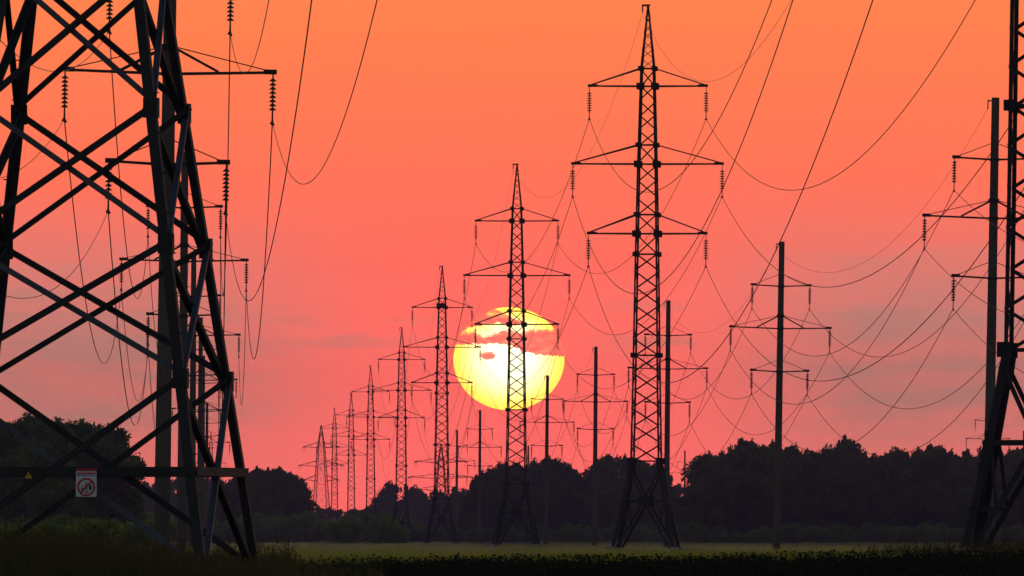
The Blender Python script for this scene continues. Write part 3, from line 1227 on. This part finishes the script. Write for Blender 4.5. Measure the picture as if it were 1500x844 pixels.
def make_bush(seed, H, Rr, n, size, mat):
    root = empty('shrub')
    r = random.Random(seed)
    cs, rd = [], []
    for i in range(10):
        a = r.uniform(0, 6.28); q = Rr * r.uniform(0.1, 0.75)
        k = r.uniform(0.28, 0.48) * Rr
        cs.append((q * math.cos(a), q * math.sin(a), r.uniform(0.2, 0.8) * H * (1 - 0.4 * q / Rr))); rd.append((k, k, k * 0.9))
    v, f = leaf_cloud(n, cs, rd, size, seed)
    v[:, 2] = np.maximum(v[:, 2], -0.1)
    o = bpy.data.objects.new('foliage', raw_mesh('foliage', v, f, mat))
    C.objects.link(o); o.parent = root
    b = MB()
    for i in range(5):
        c = Vector(cs[i])
        b.tube([(c.x * 0.15, c.y * 0.15, -0.2), (c.x * 0.6, c.y * 0.6, c.z * 0.55), c], [0.06, 0.045, 0.02], 6)
    b.build('stem', M_BARK, root)
    return root


PROTO = []
for i in range(7):
    Hh = 16.0
    PROTO.append(make_tree(100 + i, Hh, [4.6, 5.2, 4.0, 4.9, 4.3, 5.6, 4.7][i], 7500, 0.40, M_LEAF))
PROTO_FINE = [make_tree(200 + i, 14.0, [5.2, 4.6, 5.6][i], 17000, 0.235, M_LEAF2) for i in range(3)]
BUSH = [make_bush(300 + i, 3.2, [2.6, 3.0, 2.2][i], 2600, 0.24, M_BUSH) for i in range(3)]
used = set()


def put(proto, x, d, h, ph, label, cat, group, wide=1.0):
    if proto.name not in used:
        used.add(proto.name)
        o = proto
    else:
        o = copy_tree(proto)
    s = h / ph
    o.location = (x, d, float(ground_z(x, d)) - 0.1)
    o.rotation_euler = (0, 0, random.uniform(0, 6.28))
    o.scale = (s * wide, s * wide, s)
    tag(o, label, cat, group)
    return o


def row(x0, x1, step, d0, d1, sky, label, group, protos=PROTO, ph=16.0, drop=(0, 0), wide=(0.72, 1.3)):
    x = x0
    while x <= x1:
        px = x + random.uniform(-0.35, 0.35) * step
        d = random.uniform(d0, d1)
        yt = float(np.interp(px, [a for a, _ in sky], [bq for _, bq in sky])) + random.uniform(*drop)
        h = (HOR + EYE * F / d - yt) * d / F
        put(random.choice(protos), px2x(px, d), d, h, ph, label, 'tree', group, random.uniform(*wide) * min(1.25, max(0.8, 14.0 / h)) )
        x += step


SK_R = [(985, 735), (1008, 712), (1020, 690), (1035, 664), (1060, 654), (1095, 644), (1128, 650), (1160, 656), (1200, 652), (1240, 646), (1262, 658), (1275, 668), (1300, 658), (1335, 650), (1375, 656), (1420, 659), (1470, 657), (1560, 655)]
SK_M = [(640, 716), (690, 706), (705, 688), (725, 678), (760, 676), (790, 672), (825, 676), (842, 688), (852, 706), (862, 712), (870, 672), (890, 664), (920, 668), (945, 674), (965, 682), (985, 702)]
SK_F = [(150, 705), (370, 702), (440, 715), (458, 742), (500, 746), (545, 742), (562, 708), (580, 712), (620, 716), (690, 714), (860, 714), (930, 716), (990, 712), (1020, 715), (1060, 715)]
SK_L2 = [(355, 690), (375, 684), (400, 684), (430, 692), (446, 706), (456, 728)]
SK_L = [(-60, 640), (-15, 628), (15, 616), (60, 610), (95, 624), (135, 618), (165, 622), (182, 646), (196, 672)]
lab_r, grp_r = 'dark leafy tree in the dense wood at the right', 'trees of the right wood'
row(1022, 1545, 17, 2500, 2620, SK_R, lab_r, grp_r, drop=(-5, 9))
row(1018, 1545, 22, 2420, 2490, SK_R, lab_r, grp_r, drop=(4, 30))
row(1012, 1545, 26, 2340, 2400, SK_R, lab_r, grp_r, drop=(30, 62))
lab_m, grp_m = 'dusky tree of the grove between the sun and the tallest pylon', 'trees of the middle grove'
row(698, 846, 12, 3050, 3150, SK_M, lab_m, grp_m, drop=(-2, 6))
row(872, 978, 11, 3050, 3150, SK_M, lab_m, grp_m, drop=(-2, 6))
row(690, 985, 19, 2950, 3040, SK_M, lab_m, grp_m, drop=(12, 40))
lab_f, grp_f = 'faint hazy tree of the farthest wood along the horizon', 'trees of the farthest wood'
row(170, 1050, 15, 4300, 4500, SK_F, lab_f, grp_f, drop=(-4, 5))
row(170, 1050, 26, 4150, 4280, SK_F, lab_f, grp_f, drop=(10, 26))
lab_2, grp_2 = 'hazy tree in the clump right of the huge left pylon', 'trees right of the huge left pylon'
row(352, 452, 15, 2850, 2950, SK_L2, lab_2, grp_2, drop=(-2, 5))
row(340, 458, 20, 2750, 2840, SK_L2, lab_2, grp_2, drop=(14, 36))
lab_l, grp_l = 'bushy tree of the grove behind the huge left pylon', 'trees behind the huge left pylon'
row(-50, 176, 26, 1420, 1480, SK_L, lab_l, grp_l, PROTO_FINE, 14.0, drop=(-3, 5), wide=(0.85, 1.1))
row(-40, 170, 34, 1360, 1410, SK_L, lab_l, grp_l, PROTO_FINE, 14.0, drop=(20, 60), wide=(0.85, 1.1))

lab_b, grp_b = 'low green shrub at the edge of the far woods', 'shrubs along the woods'


def bushrow(x0, x1, step, d0, d1, h0, h1, label=lab_b, group=grp_b):
    x = x0
    while x <= x1:
        px = x + random.uniform(-0.4, 0.4) * step
        d = random.uniform(d0, d1)
        put(random.choice(BUSH), px2x(px, d), d, random.uniform(h0, h1), 3.2, label, 'shrub', group, random.uniform(0.9, 1.5))
        x += step


put(BUSH[0], px2x(506, 2050), 2050, 5.0, 3.2, 'rounded green shrub between the far left pylons', 'shrub', None, 0.95)
put(BUSH[1], px2x(566, 2050), 2050, 4.8, 3.2, 'green shrub at the foot of the fourth pylon', 'shrub', None, 0.75)
put(BUSH[1], px2x(538, 2620), 2620, 6.5, 3.2, 'dark green shrub between the feet of the fourth and fifth pylons', 'shrub', None, 1.3)
put(BUSH[2], px2x(1117, 2250), 2250, 3.6, 3.2, 'light green shrub left of the foot of the pole before the wood', 'shrub', None, 0.9)
bushrow(1010, 1530, 24, 2260, 2330, 2.2, 4.6)
bushrow(620, 1000, 20, 2500, 2900, 3.0, 5.0)
bushrow(210, 620, 26, 2560, 2700, 4.5, 7.5)
bushrow(-15, 115, 26, 560, 640, 1.7, 2.3, 'bright green shrub low behind the beam of the huge left pylon', 'shrubs near the left pylon')
bushrow(-20, 230, 26, 1180, 1330, 2.0, 3.8, 'leafy shrub behind the tall grass under the left pylon', 'shrubs under the left grove')

# ------------------------------------------------------------------ grass, weeds and crop


def blades(n, xy, h0, h1, w, mat, name, lean=0.25, seed=1):
    r = np.random.default_rng(seed)
    x, y = xy
    n = len(x)
    z = ground_z(x, y)
    h = r.uniform(h0, h1, n) * (0.75 + 0.5 * (0.5 + 0.5 * np.sin(x * 0.9 + y * 0.11 + 2 * np.sin(y * 0.05))))
    a = r.uniform(0, 2 * np.pi, n)
    la = r.uniform(0, 2 * np.pi, n)
    ln = np.abs(r.normal(0, lean, n)) * h
    wx, wy = np.cos(a) * w / 2, np.sin(a) * w / 2
    dx, dy = np.cos(la) * ln, np.sin(la) * ln
    base = np.stack([x, y, z - 0.05], -1)
    W_ = np.stack([wx, wy, 0 * wx], -1)
    mid = base + np.stack([dx * 0.35, dy * 0.35, h * 0.6], -1)
    tip = base + np.stack([dx, dy, h], -1)
    v = np.stack([base - W_, base + W_, mid + W_ * 0.75, mid - W_ * 0.75, tip + W_ * 0.12, tip - W_ * 0.12], 1).reshape(-1, 3)
    i = np.arange(n)[:, None] * 6
    f = np.concatenate([i + np.array([0, 1, 2, 3]), i + np.array([3, 2, 4, 5])], 0)
    o = bpy.data.objects.new(name, raw_mesh(name, v, f, mat))
    C.objects.link(o)
    return o, tip, h


def scatter(n, px0, px1, d0, d1, power=1.0, seed=1):
    r = np.random.default_rng(seed)
    t = r.random(n) ** power
    d = 1.0 / (1.0 / d0 + (1.0 / d1 - 1.0 / d0) * t)
    px = r.uniform(px0, px1, n)
    return px2x(px, d), d


o, _, _ = blades(0, scatter(38000, -60, 1560, 375, 2300, 1.0, 21), 0.16, 0.34, 0.035, M_GRASS, 'meadow_grass', 0.3, 22)
tag(o, kind='stuff')
o, _, _ = blades(0, scatter(9000, -60, 560, 250, 420, 1.0, 23), 0.18, 0.42, 0.016, M_TALL, 'rough_grass', 0.3, 24)
tag(o, kind='stuff')
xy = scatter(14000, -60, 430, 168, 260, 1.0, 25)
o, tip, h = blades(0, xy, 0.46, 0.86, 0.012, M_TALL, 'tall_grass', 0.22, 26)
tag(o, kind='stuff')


def seed_heads(tip, pick, name, size, seed):
    r = np.random.default_rng(seed)
    t = tip[r.choice(len(tip), pick, replace=False)]
    per = 7
    c = np.repeat(t, per, 0) + np.stack([r.normal(0, 0.016, pick * per), r.normal(0, 0.016, pick * per), np.tile(np.linspace(-0.12, 0.06, per), pick)], -1)
    n = len(c)
    a = r.normal(size=(n, 3)); a[:, 2] += 0.8
    a /= np.linalg.norm(a, axis=1)[:, None]
    q = np.cross(a, r.normal(size=(n, 3))); q /= np.linalg.norm(q, axis=1)[:, None]
    a *= size; q *= size * 0.45
    v = np.stack([c - a, c + q, c + a, c - q], 1).reshape(-1, 3)
    o = bpy.data.objects.new(name, raw_mesh(name, v, np.arange(4 * n).reshape(n, 4), M_WEED))
    C.objects.link(o)
    tag(o, kind='stuff')


seed_heads(tip, 1500, 'seed_heads', 0.03, 27)
xs_, ys_ = scatter(7000, 1250, 1570, 378, 440, 1.0, 28)
kp = np.random.default_rng(31).random(len(xs_)) < np.clip((750 + F * xs_ / ys_ - 1250) / 230.0, 0, 1)
xs_, ys_ = xs_[kp], ys_[kp]
o, tip, h = blades(0, (xs_, ys_), 0.18, 0.46, 0.018, M_TALL, 'dry_weeds', 0.25, 29)
tag(o, kind='stuff')
seed_heads(tip, 1100, 'dry_weed_heads', 0.04, 30)

# low broad-leaved crop in the foreground
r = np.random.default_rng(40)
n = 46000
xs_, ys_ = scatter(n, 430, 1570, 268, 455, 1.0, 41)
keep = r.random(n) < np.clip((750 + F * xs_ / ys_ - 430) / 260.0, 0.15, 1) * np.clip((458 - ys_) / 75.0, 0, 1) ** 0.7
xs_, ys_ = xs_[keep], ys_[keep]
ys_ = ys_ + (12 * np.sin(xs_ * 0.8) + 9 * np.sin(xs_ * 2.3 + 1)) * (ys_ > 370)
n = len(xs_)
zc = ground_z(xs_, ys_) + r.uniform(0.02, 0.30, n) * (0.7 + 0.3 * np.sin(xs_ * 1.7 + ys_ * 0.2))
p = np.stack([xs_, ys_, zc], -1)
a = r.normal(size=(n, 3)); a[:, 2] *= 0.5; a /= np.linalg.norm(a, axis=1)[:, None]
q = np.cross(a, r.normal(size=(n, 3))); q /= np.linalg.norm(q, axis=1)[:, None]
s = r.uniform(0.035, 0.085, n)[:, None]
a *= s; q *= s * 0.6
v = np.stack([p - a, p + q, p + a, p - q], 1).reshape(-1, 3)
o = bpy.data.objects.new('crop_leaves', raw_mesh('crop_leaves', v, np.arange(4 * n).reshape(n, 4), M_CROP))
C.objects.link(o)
tag(o, kind='stuff')
